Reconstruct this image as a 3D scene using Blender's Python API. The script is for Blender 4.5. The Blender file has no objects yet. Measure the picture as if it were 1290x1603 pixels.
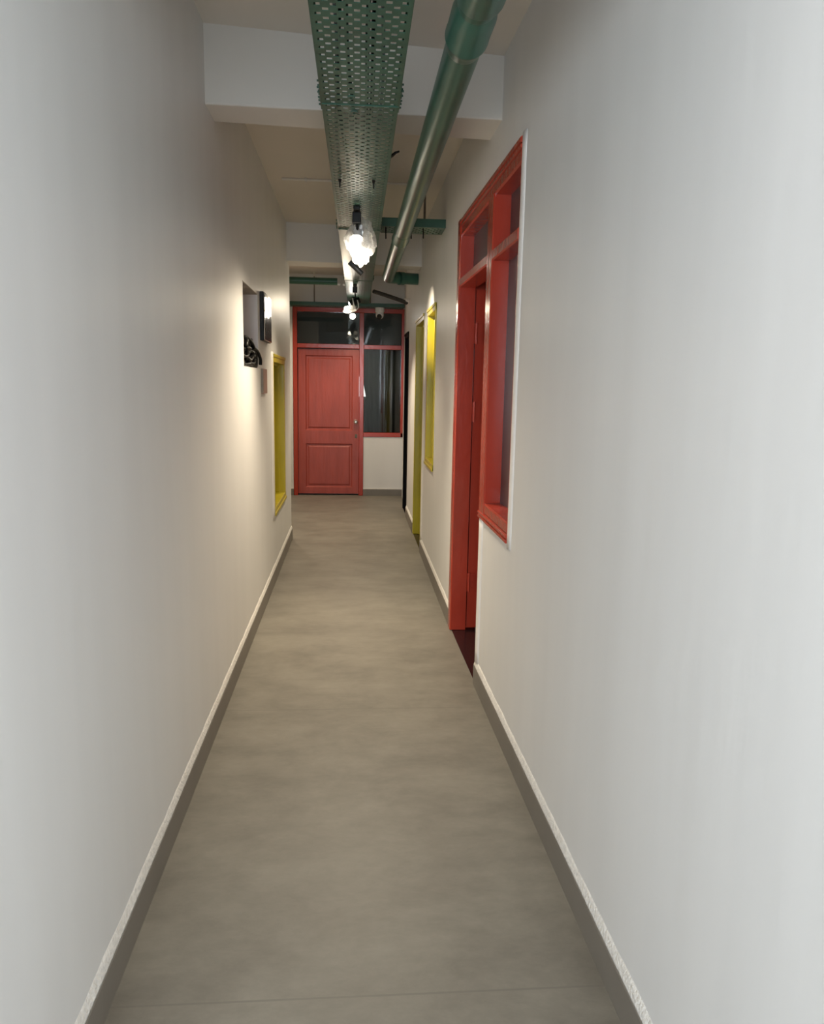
import bpy, bmesh, math, random
from mathutils import Vector, Matrix, noise
random.seed(7)
PI = math.pi
SC = bpy.context.scene
COL = SC.collection

# ------------------------------------------------------------------ camera
f_px, W_px, H_px, CAM_H, ROLL = 1190.0, 1290, 1603, 1.46, 0.018
vpx, vpy = 553.0, 600.0
yw = Vector(((vpx - W_px / 2) / f_px, (vpy - H_px / 2) / f_px, 1.0)).normalized()
g = Vector((-math.sin(ROLL), math.cos(ROLL), 0.0))
dn = (g + Vector((0, 0, -(g.dot(yw)) / yw.z))).normalized()
xw = dn.cross(yw)
R = Matrix((xw, yw, -dn))                        # camera (right, down, forward) -> world
right, down, fwd = R.col[0], R.col[1], R.col[2]
cam_data = bpy.data.cameras.new('camera')
cam = bpy.data.objects.new('camera', cam_data)
COL.objects.link(cam)
M = Matrix((right, -down, -fwd)).transposed().to_4x4()
M.translation = (0, 0, CAM_H)
cam.matrix_world = M
cam_data.sensor_fit = 'HORIZONTAL'
cam_data.sensor_width = 36.0
cam_data.lens = 36.0 * f_px / W_px
cam_data.clip_start = 0.02
SC.camera = cam

# ------------------------------------------------------------------ world, exposure, big lights
SC.view_settings.view_transform = 'Standard'
SC.view_settings.look = 'None'
SC.view_settings.gamma = 1.0
SC.view_settings.use_curve_mapping = False
SC.view_settings.exposure = 0.43
world = bpy.data.worlds.new('world')
SC.world = world
world.use_nodes = True
bg = world.node_tree.nodes['Background']
bg.inputs[0].default_value = (0.62, 0.74, 1.0, 1)
bg.inputs[1].default_value = 0.25


def area_light(name, loc, target, sx, sy, power, color):
    d = bpy.data.lights.new(name, 'AREA')
    d.shape = 'RECTANGLE'
    d.size, d.size_y, d.energy, d.color = sx, sy, power, color
    o = bpy.data.objects.new(name, d)
    COL.objects.link(o)
    o.location = loc
    o.rotation_euler = (Vector(target) - Vector(loc)).to_track_quat('-Z', 'Y').to_euler()
    return o


# daylight from behind and left; right side light added to lift the left wall
area_light('daylight_back_window', (-0.85, -3.45, 1.7), (-0.25, 0.0, 1.5), 2.2, 1.7, 150, (0.82, 0.91, 1.0))
area_light('daylight_left_window', (-2.4, -0.7, 2.3), (0.65, 1.0, 2.3), 1.6, 0.7, 4.5, (0.95, 0.97, 1.0)).data.spread = math.radians(75)
area_light('fill_right_side', (2.2, -0.7, 1.9), (-0.5, 1.4, 1.5), 1.8, 1.4, 37, (0.86, 0.93, 1.0))
LAMP_W = (1.0, 0.85, 0.63)

# ------------------------------------------------------------------ mesh helpers


class MB:
    """collects shapes in world coordinates and links them as one mesh object"""

    def __init__(self):
        self.bm = bmesh.new()

    def box(self, x0, x1, y0, y1, z0, z1):
        vs = [self.bm.verts.new(p) for p in ((x0, y0, z0), (x1, y0, z0), (x1, y1, z0), (x0, y1, z0),
                                             (x0, y0, z1), (x1, y0, z1), (x1, y1, z1), (x0, y1, z1))]
        for q in ((3, 2, 1, 0), (4, 5, 6, 7), (0, 1, 5, 4), (1, 2, 6, 5), (2, 3, 7, 6), (3, 0, 4, 7)):
            self.bm.faces.new([vs[i] for i in q])
        return self

    def prism(self, pts, path0, path1, close=True):
        """polygon pts (3D list at start) swept by vector path1-path0"""
        d = Vector(path1) - Vector(path0)
        a = [self.bm.verts.new(p) for p in pts]
        b = [self.bm.verts.new(Vector(p) + d) for p in pts]
        n = len(pts)
        for i in range(n):
            self.bm.faces.new((a[i], a[(i + 1) % n], b[(i + 1) % n], b[i]))
        self.bm.faces.new(list(reversed(a)))
        self.bm.faces.new(b)
        return self

    def tube(self, pts, r, n=12, cap=True):
        """round tube through points; r a number or one per point"""
        pts = [Vector(p) for p in pts]
        rs = r if isinstance(r, (list, tuple)) else [r] * len(pts)
        rings = []
        ref = None
        for i, p in enumerate(pts):
            t = (pts[min(i + 1, len(pts) - 1)] - pts[max(i - 1, 0)])
            if t.length < 1e-9:
                t = Vector((0, 1, 0))
            t.normalize()
            if ref is None:
                ref = Vector((0, 0, 1)) if abs(t.z) < 0.9 else Vector((1, 0, 0))
            u = t.cross(ref)
            if u.length < 1e-6:
                u = t.cross(Vector((0.3, 1, 0.2)))
            u.normalize()
            v = t.cross(u).normalized()
            ref = -v if False else ref
            rings.append([self.bm.verts.new(p + (u * math.cos(2 * PI * k / n) + v * math.sin(2 * PI * k / n)) * rs[i]) for k in range(n)])
        for a, b in zip(rings, rings[1:]):
            for k in range(n):
                self.bm.faces.new((a[k], a[(k + 1) % n], b[(k + 1) % n], b[k]))
        if cap:
            self.bm.faces.new(list(reversed(rings[0])))
            self.bm.faces.new(rings[-1])
        return self

    def lathe(self, prof, origin, axis, n=24):
        """profile of (distance along axis, radius)"""
        a = Vector(axis).normalized()
        o = Vector(origin)
        self.tube([o + a * d for d, _ in prof], [max(r, 1e-4) for _, r in prof], n)
        return self

    def build(self, name, mat, parent=None, bend=False, smooth=False, bevel=0.0, base=None, segs=2):
        bm = self.bm
        bmesh.ops.recalc_face_normals(bm, faces=bm.faces[:])
        if bevel:
            bmesh.ops.bevel(bm, geom=[e for e in bm.edges if len(e.link_faces) == 2 and e.calc_face_angle(0) > 0.6],
                            offset=bevel, segments=segs, profile=0.5, affect='EDGES', clamp_overlap=True)
        if bend:
            for v in bm.verts:
                v.co.x += wall_bend(v.co.y)
        off = Vector(base) if base is not None else (world_base(parent) if parent else Vector((0, 0, 0)))
        for v in bm.verts:
            v.co -= off
        me = bpy.data.meshes.new(name)
        bm.to_mesh(me)
        bm.free()
        me.materials.append(mat)
        if smooth:
            for p in me.polygons:
                p.use_smooth = True
            if smooth == 'auto':
                me.set_sharp_from_angle(angle=math.radians(35))
        o = bpy.data.objects.new(name, me)
        COL.objects.link(o)
        if parent:
            o.parent = parent
            if base is not None:
                o.location = Vector(base) - world_base(parent)
        else:
            o.location = off
        return o


def world_base(o):
    v = Vector((0, 0, 0))
    while o:
        v += o.location
        o = o.parent
    return v


def wall_bend(y):
    """the right hand wall is not quite straight in plan"""
    if y < 4.3:
        return 0.015 * (4.3 - y)
    if y > 8.95:
        return 0.05 * min(1.0, (y - 8.95) / 0.9)
    return 0.0


def empty(name, loc, label=None, cat=None, group=None, kind=None):
    o = bpy.data.objects.new(name, None)
    o.empty_display_size = 0.1
    COL.objects.link(o)
    o.location = loc
    return tag(o, label, cat, group, kind)


def tag(o, label=None, cat=None, group=None, kind=None):
    if label:
        o['label'] = label
    if cat:
        o['category'] = cat
    if group:
        o['group'] = group
    if kind:
        o['kind'] = kind
    return o


def struct(o, label=None, cat=None):
    return tag(o, label, cat, None, 'structure')


# ------------------------------------------------------------------ materials
def new_mat(name):
    m = bpy.data.materials.new(name)
    m.use_nodes = True
    nt = m.node_tree
    return m, nt, nt.nodes['Principled BSDF']


def N(nt, t, **kw):
    n = nt.nodes.new(t)
    for k, v in kw.items():
        setattr(n, k, v)
    return n


def coords(nt, scale=(1, 1, 1)):
    gm = N(nt, 'ShaderNodeNewGeometry')
    mp = N(nt, 'ShaderNodeMapping')
    mp.inputs['Scale'].default_value = scale
    nt.links.new(gm.outputs['Position'], mp.inputs['Vector'])
    return mp


def paint(name, col, rough=0.4, var=0.06, nscale=(3, 3, 3), bump=0.0, bscale=(40, 40, 40), spec=0.5, metal=0.0, coat=0.0, rvar=0.0):
    m, nt, b = new_mat(name)
    b.inputs['Roughness'].default_value = rough
    b.inputs['Specular IOR Level'].default_value = spec
    b.inputs['Metallic'].default_value = metal
    b.inputs['Coat Weight'].default_value = coat
    b.inputs['Coat Roughness'].default_value = 0.08
    mp = coords(nt, nscale)
    nz = N(nt, 'ShaderNodeTexNoise')
    nz.inputs['Scale'].default_value = 1.0
    nz.inputs['Detail'].default_value = 5
    nt.links.new(mp.outputs[0], nz.inputs['Vector'])
    rp = N(nt, 'ShaderNodeValToRGB')
    rp.color_ramp.elements[0].position, rp.color_ramp.elements[1].position = 0.3, 0.7
    rp.color_ramp.elements[0].color = tuple(c * (1 - var) for c in col) + (1,)
    rp.color_ramp.elements[1].color = tuple(min(1, c * (1 + var)) for c in col) + (1,)
    nt.links.new(nz.outputs['Fac'], rp.inputs[0])
    nt.links.new(rp.outputs[0], b.inputs['Base Color'])
    if rvar:
        mr = N(nt, 'ShaderNodeMapRange')
        mr.inputs['To Min'].default_value = rough - rvar
        mr.inputs['To Max'].default_value = rough + rvar
        nt.links.new(nz.outputs['Fac'], mr.inputs['Value'])
        nt.links.new(mr.outputs[0], b.inputs['Roughness'])
    if bump:
        mp2 = coords(nt, bscale)
        nz2 = N(nt, 'ShaderNodeTexNoise')
        nz2.inputs['Scale'].default_value = 1.0
        nz2.inputs['Detail'].default_value = 4
        nt.links.new(mp2.outputs[0], nz2.inputs['Vector'])
        bp = N(nt, 'ShaderNodeBump')
        bp.inputs['Strength'].default_value = bump
        bp.inputs['Distance'].default_value = 0.01
        nt.links.new(nz2.outputs['Fac'], bp.inputs['Height'])
        nt.links.new(bp.outputs[0], b.inputs['Normal'])
    return m


MAT = {}
MAT['wall'] = paint('wall_paint', (0.795, 0.785, 0.765), rough=0.42, var=0.025, nscale=(5, 5, 0.6), bump=0.22, bscale=(9, 9, 1.1), spec=0.4)
MAT['ceiling'] = paint('ceiling_paint', (0.80, 0.745, 0.665), rough=0.8, var=0.02, nscale=(2, 2, 2), bump=0.1, bscale=(20, 20, 20), spec=0.2)
MAT['beam'] = paint('beam_paint', (0.74, 0.71, 0.66), rough=0.75, var=0.02, nscale=(2, 2, 2), bump=0.1, bscale=(20, 20, 20), spec=0.2)
MAT['plaster'] = paint('rough_plaster', (0.80, 0.77, 0.72), rough=0.8, var=0.1, nscale=(60, 60, 60), bump=0.6, bscale=(110, 110, 110), spec=0.2)
MAT['bead'] = paint('white_bead', (0.92, 0.88, 0.84), rough=0.5, var=0.02, nscale=(6, 6, 30), bump=0.1, bscale=(60, 60, 60))
MAT['skirt'] = paint('skirting_tile', (0.205, 0.183, 0.155), rough=0.45, var=0.08, nscale=(4, 4, 4), spec=0.4)
MAT['red'] = paint('red_gloss_paint', (0.42, 0.044, 0.022), rough=0.2, var=0.08, nscale=(6, 6, 3), bump=0.12, bscale=(30, 30, 14), spec=0.5)
MAT['red_door'] = paint('red_door_paint', (0.41, 0.07, 0.05), rough=0.36, var=0.1, nscale=(16, 16, 2.5), bump=0.55, bscale=(34, 34, 5), spec=0.5)
MAT['yellow'] = paint('yellow_paint', (0.55, 0.445, 0.02), rough=0.3, var=0.08, nscale=(8, 8, 3), bump=0.15, bscale=(30, 30, 14))
MAT['black'] = paint('black_paint', (0.004, 0.004, 0.004), rough=0.6, var=0.1, spec=0.1)
MAT['green'] = paint('green_tray_paint', (0.037, 0.122, 0.084), rough=0.36, var=0.18, nscale=(7, 7, 7), bump=0.05, bscale=(30, 30, 30), spec=0.32)
MAT['green_pipe'] = paint('green_pipe_paint', (0.042, 0.125, 0.088), rough=0.3, var=0.12, nscale=(9, 4, 9), bump=0.12, bscale=(22, 5, 22), spec=0.28)
MAT['green_dark'] = paint('green_rail_paint', (0.022, 0.09, 0.055), rough=0.4, var=0.12, nscale=(7, 7, 7))
MAT['steel'] = paint('dull_steel', (0.16, 0.13, 0.10), rough=0.5, var=0.2, nscale=(20, 20, 20), metal=0.6)
MAT['chrome'] = paint('chrome', (0.6, 0.58, 0.55), rough=0.18, var=0.03, metal=1.0)
MAT['mirror'] = paint('polished_steel', (0.45, 0.43, 0.40), rough=0.14, var=0.06, nscale=(3, 6, 6), metal=1.0, bump=0.5, bscale=(3, 9, 8))
MAT['black_plastic'] = paint('black_plastic', (0.010, 0.010, 0.010), rough=0.45, var=0.1, spec=0.25)
MAT['dark_head'] = paint('lamp_head_grey', (0.05, 0.055, 0.06), rough=0.35, var=0.1)
MAT['cable'] = paint('black_cable', (0.005, 0.005, 0.005), rough=0.4, var=0.2, spec=0.2)
MAT['cable_grey'] = paint('grey_cable', (0.28, 0.28, 0.29), rough=0.4, var=0.1)
MAT['conduit'] = paint('dark_flexible_conduit', (0.03, 0.026, 0.02), rough=0.55, var=0.3, nscale=(40, 40, 40))
MAT['white_plastic'] = paint('white_plastic', (0.78, 0.77, 0.74), rough=0.35, var=0.02)
MAT['dark_lens'] = paint('dark_lens', (0.006, 0.006, 0.007), rough=0.1, var=0.0)
MAT['pink'] = paint('pinkish_plate', (0.42, 0.25, 0.21), rough=0.6, var=0.07, nscale=(20, 20, 20))
MAT['box_grey'] = paint('grey_box_lining', (0.85, 0.81, 0.80), rough=0.5, var=0.05, nscale=(6, 20, 3))
MAT['niche'] = paint('niche_plaster', (0.3, 0.26, 0.22), rough=0.8, var=0.1, nscale=(20, 20, 20), bump=0.3)
MAT['granite'] = paint('dark_granite', (0.016, 0.008, 0.009), rough=0.25, var=0.3, nscale=(60, 60, 60))
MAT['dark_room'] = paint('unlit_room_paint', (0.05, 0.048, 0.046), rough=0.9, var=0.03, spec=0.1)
MAT['far_room'] = paint('far_room_paint', (0.5, 0.5, 0.48), rough=0.9, var=0.03, spec=0.1)
MAT['curtain'] = paint('grey_curtain', (0.085, 0.085, 0.078), rough=0.9, var=0.15, nscale=(9, 4, 0.7), spec=0.1)
MAT['frosted'] = paint('mauve_frosted_glass', (0.085, 0.052, 0.052), rough=0.38, var=0.08, nscale=(4, 4, 2), spec=0.35)


def glass_mat():
    m, nt, b = new_mat('clear_window_glass')
    nt.nodes.remove(b)
    out = nt.nodes['Material Output']
    tr = N(nt, 'ShaderNodeBsdfTransparent')
    tr.inputs[0].default_value = (0.72, 0.75, 0.73, 1)
    gl = N(nt, 'ShaderNodeBsdfGlossy')
    gl.inputs['Roughness'].default_value = 0.015
    fr = N(nt, 'ShaderNodeFresnel')
    fr.inputs[0].default_value = 1.5
    mx = N(nt, 'ShaderNodeMixShader')
    nt.links.new(fr.outputs[0], mx.inputs[0])
    nt.links.new(tr.outputs[0], mx.inputs[1])
    nt.links.new(gl.outputs[0], mx.inputs[2])
    nt.links.new(mx.outputs[0], out.inputs[0])
    return m


MAT['glass'] = glass_mat()


def film_mat():
    m, nt, b = new_mat('thin_plastic_film')
    nt.nodes.remove(b)
    out = nt.nodes['Material Output']
    tr = N(nt, 'ShaderNodeBsdfTransparent')
    tl = N(nt, 'ShaderNodeBsdfTranslucent')
    tl.inputs[0].default_value = (0.9, 0.9, 0.88, 1)
    df = N(nt, 'ShaderNodeBsdfDiffuse')
    df.inputs[0].default_value = (0.8, 0.8, 0.78, 1)
    gl = N(nt, 'ShaderNodeBsdfGlossy')
    gl.inputs['Roughness'].default_value = 0.18
    m1 = N(nt, 'ShaderNodeMixShader')
    m1.inputs[0].default_value = 0.35
    m2 = N(nt, 'ShaderNodeMixShader')
    m2.inputs[0].default_value = 0.14
    m3 = N(nt, 'ShaderNodeMixShader')
    nz = N(nt, 'ShaderNodeTexNoise')
    nz.inputs['Scale'].default_value = 38
    nz.inputs['Detail'].default_value = 4
    mr = N(nt, 'ShaderNodeMapRange')
    mr.inputs['To Min'].default_value = 0.2
    mr.inputs['To Max'].default_value = 0.85
    nt.links.new(nz.outputs['Fac'], mr.inputs['Value'])
    nt.links.new(tl.outputs[0], m1.inputs[1])
    nt.links.new(df.outputs[0], m1.inputs[2])
    nt.links.new(m1.outputs[0], m2.inputs[1])
    nt.links.new(gl.outputs[0], m2.inputs[2])
    nt.links.new(mr.outputs[0], m3.inputs[0])
    nt.links.new(tr.outputs[0], m3.inputs[1])
    nt.links.new(m2.outputs[0], m3.inputs[2])
    nt.links.new(m3.outputs[0], out.inputs[0])
    return m


MAT['film'] = film_mat()


def emit_mat(name, col, s):
    m, nt, b = new_mat(name)
    nt.nodes.remove(b)
    e = N(nt, 'ShaderNodeEmission')
    e.inputs[0].default_value = col + (1,)
    e.inputs[1].default_value = s
    nt.links.new(e.outputs[0], nt.nodes['Material Output'].inputs[0])
    return m


MAT['lamp'] = emit_mat('lamp_glow', (1.0, 0.95, 0.88), 40)
MAT['sliver_glow'] = emit_mat('sliver_glow_emission', (1.0, 0.95, 0.94), 1.6)

SEAMS = [-2.30, -1.20, 0.50, 1.62, 3.27, 4.35, 5.45, 6.55, 7.65, 8.75]


def floor_mat():
    m, nt, b = new_mat('grey_floor_tile')
    mp = coords(nt, (2.0, 3.4, 1))
    n1 = N(nt, 'ShaderNodeTexNoise')
    n1.inputs['Scale'].default_value = 1.3
    n1.inputs['Detail'].default_value = 8
    n1.inputs['Roughness'].default_value = 0.72
    n1.inputs['Distortion'].default_value = 0.12
    nt.links.new(mp.outputs[0], n1.inputs['Vector'])
    r1 = N(nt, 'ShaderNodeValToRGB')
    e = r1.color_ramp.elements
    e[0].position, e[0].color = 0.3, (0.152, 0.138, 0.114, 1)
    e[1].position, e[1].color = 0.72, (0.262, 0.240, 0.199, 1)
    nt.links.new(n1.outputs['Fac'], r1.inputs[0])
    # thin seams between the big slabs
    gm = N(nt, 'ShaderNodeNewGeometry')
    sp = N(nt, 'ShaderNodeSeparateXYZ')
    nt.links.new(gm.outputs['Position'], sp.inputs[0])
    last = None
    for s in SEAMS:
        c = N(nt, 'ShaderNodeMath', operation='COMPARE')
        c.inputs[1].default_value = s
        c.inputs[2].default_value = 0.003
        nt.links.new(sp.outputs['Y'], c.inputs[0])
        if last is None:
            last = c
        else:
            a = N(nt, 'ShaderNodeMath', operation='MAXIMUM')
            nt.links.new(last.outputs[0], a.inputs[0])
            nt.links.new(c.outputs[0], a.inputs[1])
            last = a
    mx = N(nt, 'ShaderNodeMixRGB')
    mx.inputs['Color2'].default_value = (0.15, 0.135, 0.115, 1)
    sc = N(nt, 'ShaderNodeMath', operation='MULTIPLY')
    sc.inputs[1].default_value = 0.6
    nt.links.new(last.outputs[0], sc.inputs[0])
    nt.links.new(sc.outputs[0], mx.inputs[0])
    nt.links.new(r1.outputs[0], mx.inputs['Color1'])
    nt.links.new(mx.outputs[0], b.inputs['Base Color'])
    mr = N(nt, 'ShaderNodeMapRange')
    mr.inputs['To Min'].default_value = 0.42
    mr.inputs['To Max'].default_value = 0.6
    nt.links.new(n1.outputs['Fac'], mr.inputs['Value'])
    nt.links.new(mr.outputs[0], b.inputs['Roughness'])
    b.inputs['Specular IOR Level'].default_value = 0.4
    return m


MAT['floor'] = floor_mat()

# ------------------------------------------------------------------ room shell
XL, XR, YF, ZC, WT = -0.575, 0.60, 9.96, 2.80, 0.16


def wall_grid(us, zs, holes, front, back, to3):
    """wall slab made of cells; cells inside a hole are left open and get reveals"""
    bm = bmesh.new()
    us, zs = sorted(set(us)), sorted(set(zs))
    nu, nz = len(us) - 1, len(zs) - 1

    def solid(i, j):
        if i < 0 or j < 0 or i >= nu or j >= nz:
            return False
        u, z = (us[i] + us[i + 1]) / 2, (zs[j] + zs[j + 1]) / 2
        return not any(a < u < b and c < z < d for a, b, c, d in holes)
    cache = {}

    def v(i, j, d):
        k = (i, j, d)
        if k not in cache:
            cache[k] = bm.verts.new(to3(us[i], zs[j], d))
        return cache[k]
    for i in range(nu):
        for j in range(nz):
            if not solid(i, j):
                continue
            bm.faces.new((v(i, j, front), v(i + 1, j, front), v(i + 1, j + 1, front), v(i, j + 1, front)))
            bm.faces.new((v(i, j + 1, back), v(i + 1, j + 1, back), v(i + 1, j, back), v(i, j, back)))
            for di, dj, a, b in ((-1, 0, (i, j), (i, j + 1)), (1, 0, (i + 1, j), (i + 1, j + 1)),
                                 (0, -1, (i, j), (i + 1, j)), (0, 1, (i, j + 1), (i + 1, j + 1))):
                if not solid(i + di, j + dj):
                    bm.faces.new((v(*a, front), v(*b, front), v(*b, back), v(*a, back)))
    m = MB()
    m.bm.free()
    m.bm = bm
    return m


def frange(a, b, s):
    n = max(1, int(round((b - a) / s)))
    return [a + (b - a) * i / n for i in range(n + 1)]


Y0 = 0.75       # the corridor opens to the lobby behind the camera
# openings: (y0, y1, z0, z1)
RED = (2.935, 4.46, 0.84, 2.366)
RED_DOOR = (3.55, 4.46, -0.01, 2.366)
YDOOR = (6.55, 7.40, -0.01, 2.05)
YWIN = (5.64, 6.25, 0.82, 2.045)
BDOOR = (8.39, 8.95, -0.01, 2.02)
LWIN = (5.57, 6.47, 0.49, 1.655)
NICHE = (4.13, 4.755, 1.535, 1.975)

hs = [RED, RED_DOOR, YDOOR, YWIN, BDOOR]
ys = frange(Y0, YF + 0.1, 0.4) + [h[0] for h in hs] + [h[1] for h in hs]
zs = [0.0, ZC] + [h[2] for h in hs if h[2] > 0] + [h[3] for h in hs]
wr = wall_grid(ys, zs, hs, XR, XR + WT, lambda u, z, d: (d, u, z)).build('wall_right', MAT['wall'], bend=True)
struct(wr, 'long white plastered right wall of the corridor with red, yellow and black openings', 'wall')
hs = [LWIN, NICHE]
YLE = 7.12      # left wall ends here at the side passage
ys = [Y0, YLE] + [h[0] for h in hs] + [h[1] for h in hs]
zs = [0.0, ZC] + [h[2] for h in hs] + [h[3] for h in hs]
wl = wall_grid(ys, zs, hs, XL, XL - WT, lambda u, z, d: (d, u, z)).build('wall_left', MAT['wall'])
struct(wl, 'long white plastered left wall of the corridor with a cable niche and a yellow window', 'wall')
FX0, FX1, FXM = -0.77, 0.66, 0.135
hs = [(FX0, FX1, 0.775, 2.40), (FX0, FXM, -0.01, 2.40)]
xs = [-2.4, 0.9, FX0, FX1, FXM]
zs = [0.0, ZC, 0.775, 2.40]
wf = wall_grid(xs, zs, hs, YF, YF + 0.14, lambda u, z, d: (u, d, z)).build('wall_far', MAT['wall'])
struct(wf, 'white end wall around the far red door and window', 'wall')
# side passage beyond the end of the left wall
MB().box(-2.4, XL - WT, YLE - WT, YLE, 0, ZC).build('wall_passage_near', MAT['wall'])['kind'] = 'structure'
MB().box(-2.5, -2.4, YLE - WT, YF + 0.14, 0, ZC).build('wall_passage_end', MAT['wall'])['kind'] = 'structure'
# lobby behind the photographer
MB().box(XL - 0.02, XR + 0.1, Y0 - 0.14, Y0, 2.38, ZC).build('wall_light_baffle', MAT['wall'])['kind'] = 'structure'  # unseen baffle added to keep the window light off the first beam
m = MB()
m.box(-2.6, XL, Y0 - 0.12, Y0, 0, ZC)
m.build('wall_lobby_front_left', MAT['wall'])['kind'] = 'structure'
m = MB()
m.box(XR + 0.09, 2.4, Y0 - 0.12, Y0, 0, ZC)
m.build('wall_lobby_front_right', MAT['wall'])['kind'] = 'structure'
m = wall_grid([-2.6, 2.4, -2.0, 0.3], [0, ZC, 0.8, 2.6], [(-2.0, 0.3, 0.8, 2.6)], -3.5, -3.65, lambda u, z, d: (u, d, z))
m.build('wall_back', MAT['wall'])['kind'] = 'structure'
m = wall_grid([-3.5, Y0, -1.7, 0.3], [0, ZC, 1.6, 2.7], [(-1.7, 0.3, 1.6, 2.7)], -2.45, -2.6, lambda u, z, d: (d, u, z))
m.build('wall_lobby_left', MAT['wall'])['kind'] = 'structure'
m = wall_grid([-3.5, Y0, -1.7, 0.3], [0, ZC, 1.1, 2.65], [(-1.7, 0.3, 1.1, 2.65)], 2.25, 2.4, lambda u, z, d: (d, u, z))
m.build('wall_lobby_right', MAT['wall'])['kind'] = 'structure'
fl = MB().box(-2.6, 2.5, -3.65, YF + 0.1, -0.06, 0.0).build('floor', MAT['floor'])
struct(fl, 'floor of large grey-brown concrete-look tiles with thin seams', 'floor')
ce = MB().box(-2.6, 2.5, -3.65, YF + 0.14, ZC, ZC + 0.1).build('ceiling', MAT['ceiling'])
struct(ce, 'off-white corridor ceiling above the green tray', 'ceiling')


def beam(name, yl0, yl1, zl, yr0, yr1, zr, label, xr=XR + 0.05, xl=XL - 0.01):
    m = MB()
    bm = m.bm
    L = [bm.verts.new(p) for p in ((xl, yl0, zl), (xl, yl1, zl), (xl, yl1, ZC + 0.02), (xl, yl0, ZC + 0.02))]
    Rr = [bm.verts.new(p) for p in ((xr, yr0, zr), (xr, yr1, zr), (xr, yr1, ZC + 0.02), (xr, yr0, ZC + 0.02))]
    for i in range(4):
        bm.faces.new((L[i], L[(i + 1) % 4], Rr[(i + 1) % 4], Rr[i]))
    bm.faces.new(L)
    bm.faces.new(list(reversed(Rr)))
    return struct(m.build(name, MAT['beam'], bevel=0.006), label, 'beam')


beam('ceiling_beam', 3.205, 3.41, 2.512, 3.365, 3.64, 2.555, 'white concrete beam crossing the ceiling nearest the camera')
beam('ceiling_beam', 6.83, 7.12, 2.482, 6.99, 7.22, 2.49, 'second white beam crossing the ceiling beyond the plastic-wrapped lamps')


# skirting boards and the rough plaster fillet above them
def skirting(name, y0, y1, side, bend, label):
    s = 1 if side == 'R' else -1
    X = XR if side == 'R' else XL
    n = frange(y0, y1, 0.25)
    o = None
    m = MB()
    for a, b in zip(n, n[1:]):
        pass
    ring = lambda y, pts: [m.bm.verts.new((X - s * dx, y, z)) for dx, z in pts]
    prof = [(-0.002, 0.0), (0.012, 0.0), (0.012, 0.096), (0.010, 0.1), (-0.002, 0.1)]
    rs = [ring(y, prof) for y in n]
    for p, q in zip(rs, rs[1:]):
        for k in range(5):
            m.bm.faces.new((p[k], p[(k + 1) % 5], q[(k + 1) % 5], q[k]))
    m.bm.faces.new(rs[0])
    m.bm.faces.new(list(reversed(rs[-1])))
    o = struct(m.build(name, MAT['skirt'], bend=bend), label, 'skirting')
    m = MB()
    n = frange(y0, y1, 0.035)
    rs = []
    for y in n:
        j = 0.006 * noise.noise((0.0, y * 7.0, 3.1 * s)) + 0.004 * noise.noise((0.0, y * 25.0, 1.1))
        rs.append([m.bm.verts.new((X - s * dx, y, z)) for dx, z in
                   ((-0.002, 0.1), (0.0105, 0.1), (0.0095 + j * 0.3, 0.104), (0.004 + j * 0.2, 0.118 + j), (0.001, 0.127 + j), (-0.002, 0.127 + j))])
    for p, q in zip(rs, rs[1:]):
        for k in range(6):
            m.bm.faces.new((p[k], p[(k + 1) % 6], q[(k + 1) % 6], q[k]))
    m.bm.faces.new(rs[0])
    m.bm.faces.new(list(reversed(rs[-1])))
    m.build('plaster_fillet', MAT['plaster'], parent=o, bend=bend, smooth=True)
    return o


skirting('baseboard_left', Y0, YLE, 'L', False, 'grey tile skirting along the left wall with rough plaster on top')
skirting('baseboard_right', Y0, 3.55, 'R', True, 'grey tile skirting along the right wall in front of the near red door')
skirting('baseboard_right', 4.475, 6.55, 'R', True, 'grey tile skirting between the near red door and the yellow door')
skirting('baseboard_right', 7.415, 8.39, 'R', True, 'short grey skirting between the yellow door and the black doorway')
o = MB().box(FXM, 0.66, YF - 0.012, YF, 0, 0.085).build('baseboard_far', MAT['skirt'])
struct(o, 'grey tile skirting under the window beside the far red door', 'skirting')
MB().box(FXM, 0.66, YF - 0.011, YF, 0.085, 0.095).build('plaster_fillet', MAT['plaster'], parent=o)
o = MB().box(-2.4, FX0, YF - 0.012, YF, 0, 0.085).build('baseboard_far', MAT['skirt'])
struct(o, 'grey tile skirting left of the far red door', 'skirting')
MB().box(-2.4, FX0, YF - 0.011, YF, 0.085, 0.095).build('plaster_fillet', MAT['plaster'], parent=o)

# bright plaster beads on the near edges of the openings


def bead(name, y, z0, z1, side, w, label):
    s = 1 if side == 'R' else -1
    X = XR if side == 'R' else XL
    m = MB()
    n = frange(z0, z1, 0.06)
    rs = []
    for z in n:
        j = 0.004 * noise.noise((y, z * 6.0, 2.0))
        rs.append([m.bm.verts.new((X - s * dx, yy, z)) for dx, yy in
                   ((-0.003, y - w + j), (0.002, y - w + 0.004 + j), (0.006, y - w * 0.55), (0.0075, y - 0.006), (0.004, y + 0.001), (-0.003, y + 0.001))])
    for p, q in zip(rs, rs[1:]):
        for k in range(6):
            m.bm.faces.new((p[k], p[(k + 1) % 6], q[(k + 1) % 6], q[k]))
    m.bm.faces.new(rs[0])
    m.bm.faces.new(list(reversed(rs[-1])))
    return struct(m.build(name, MAT['bead'], bend=(side == 'R'), smooth=True), label, 'trim')


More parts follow.
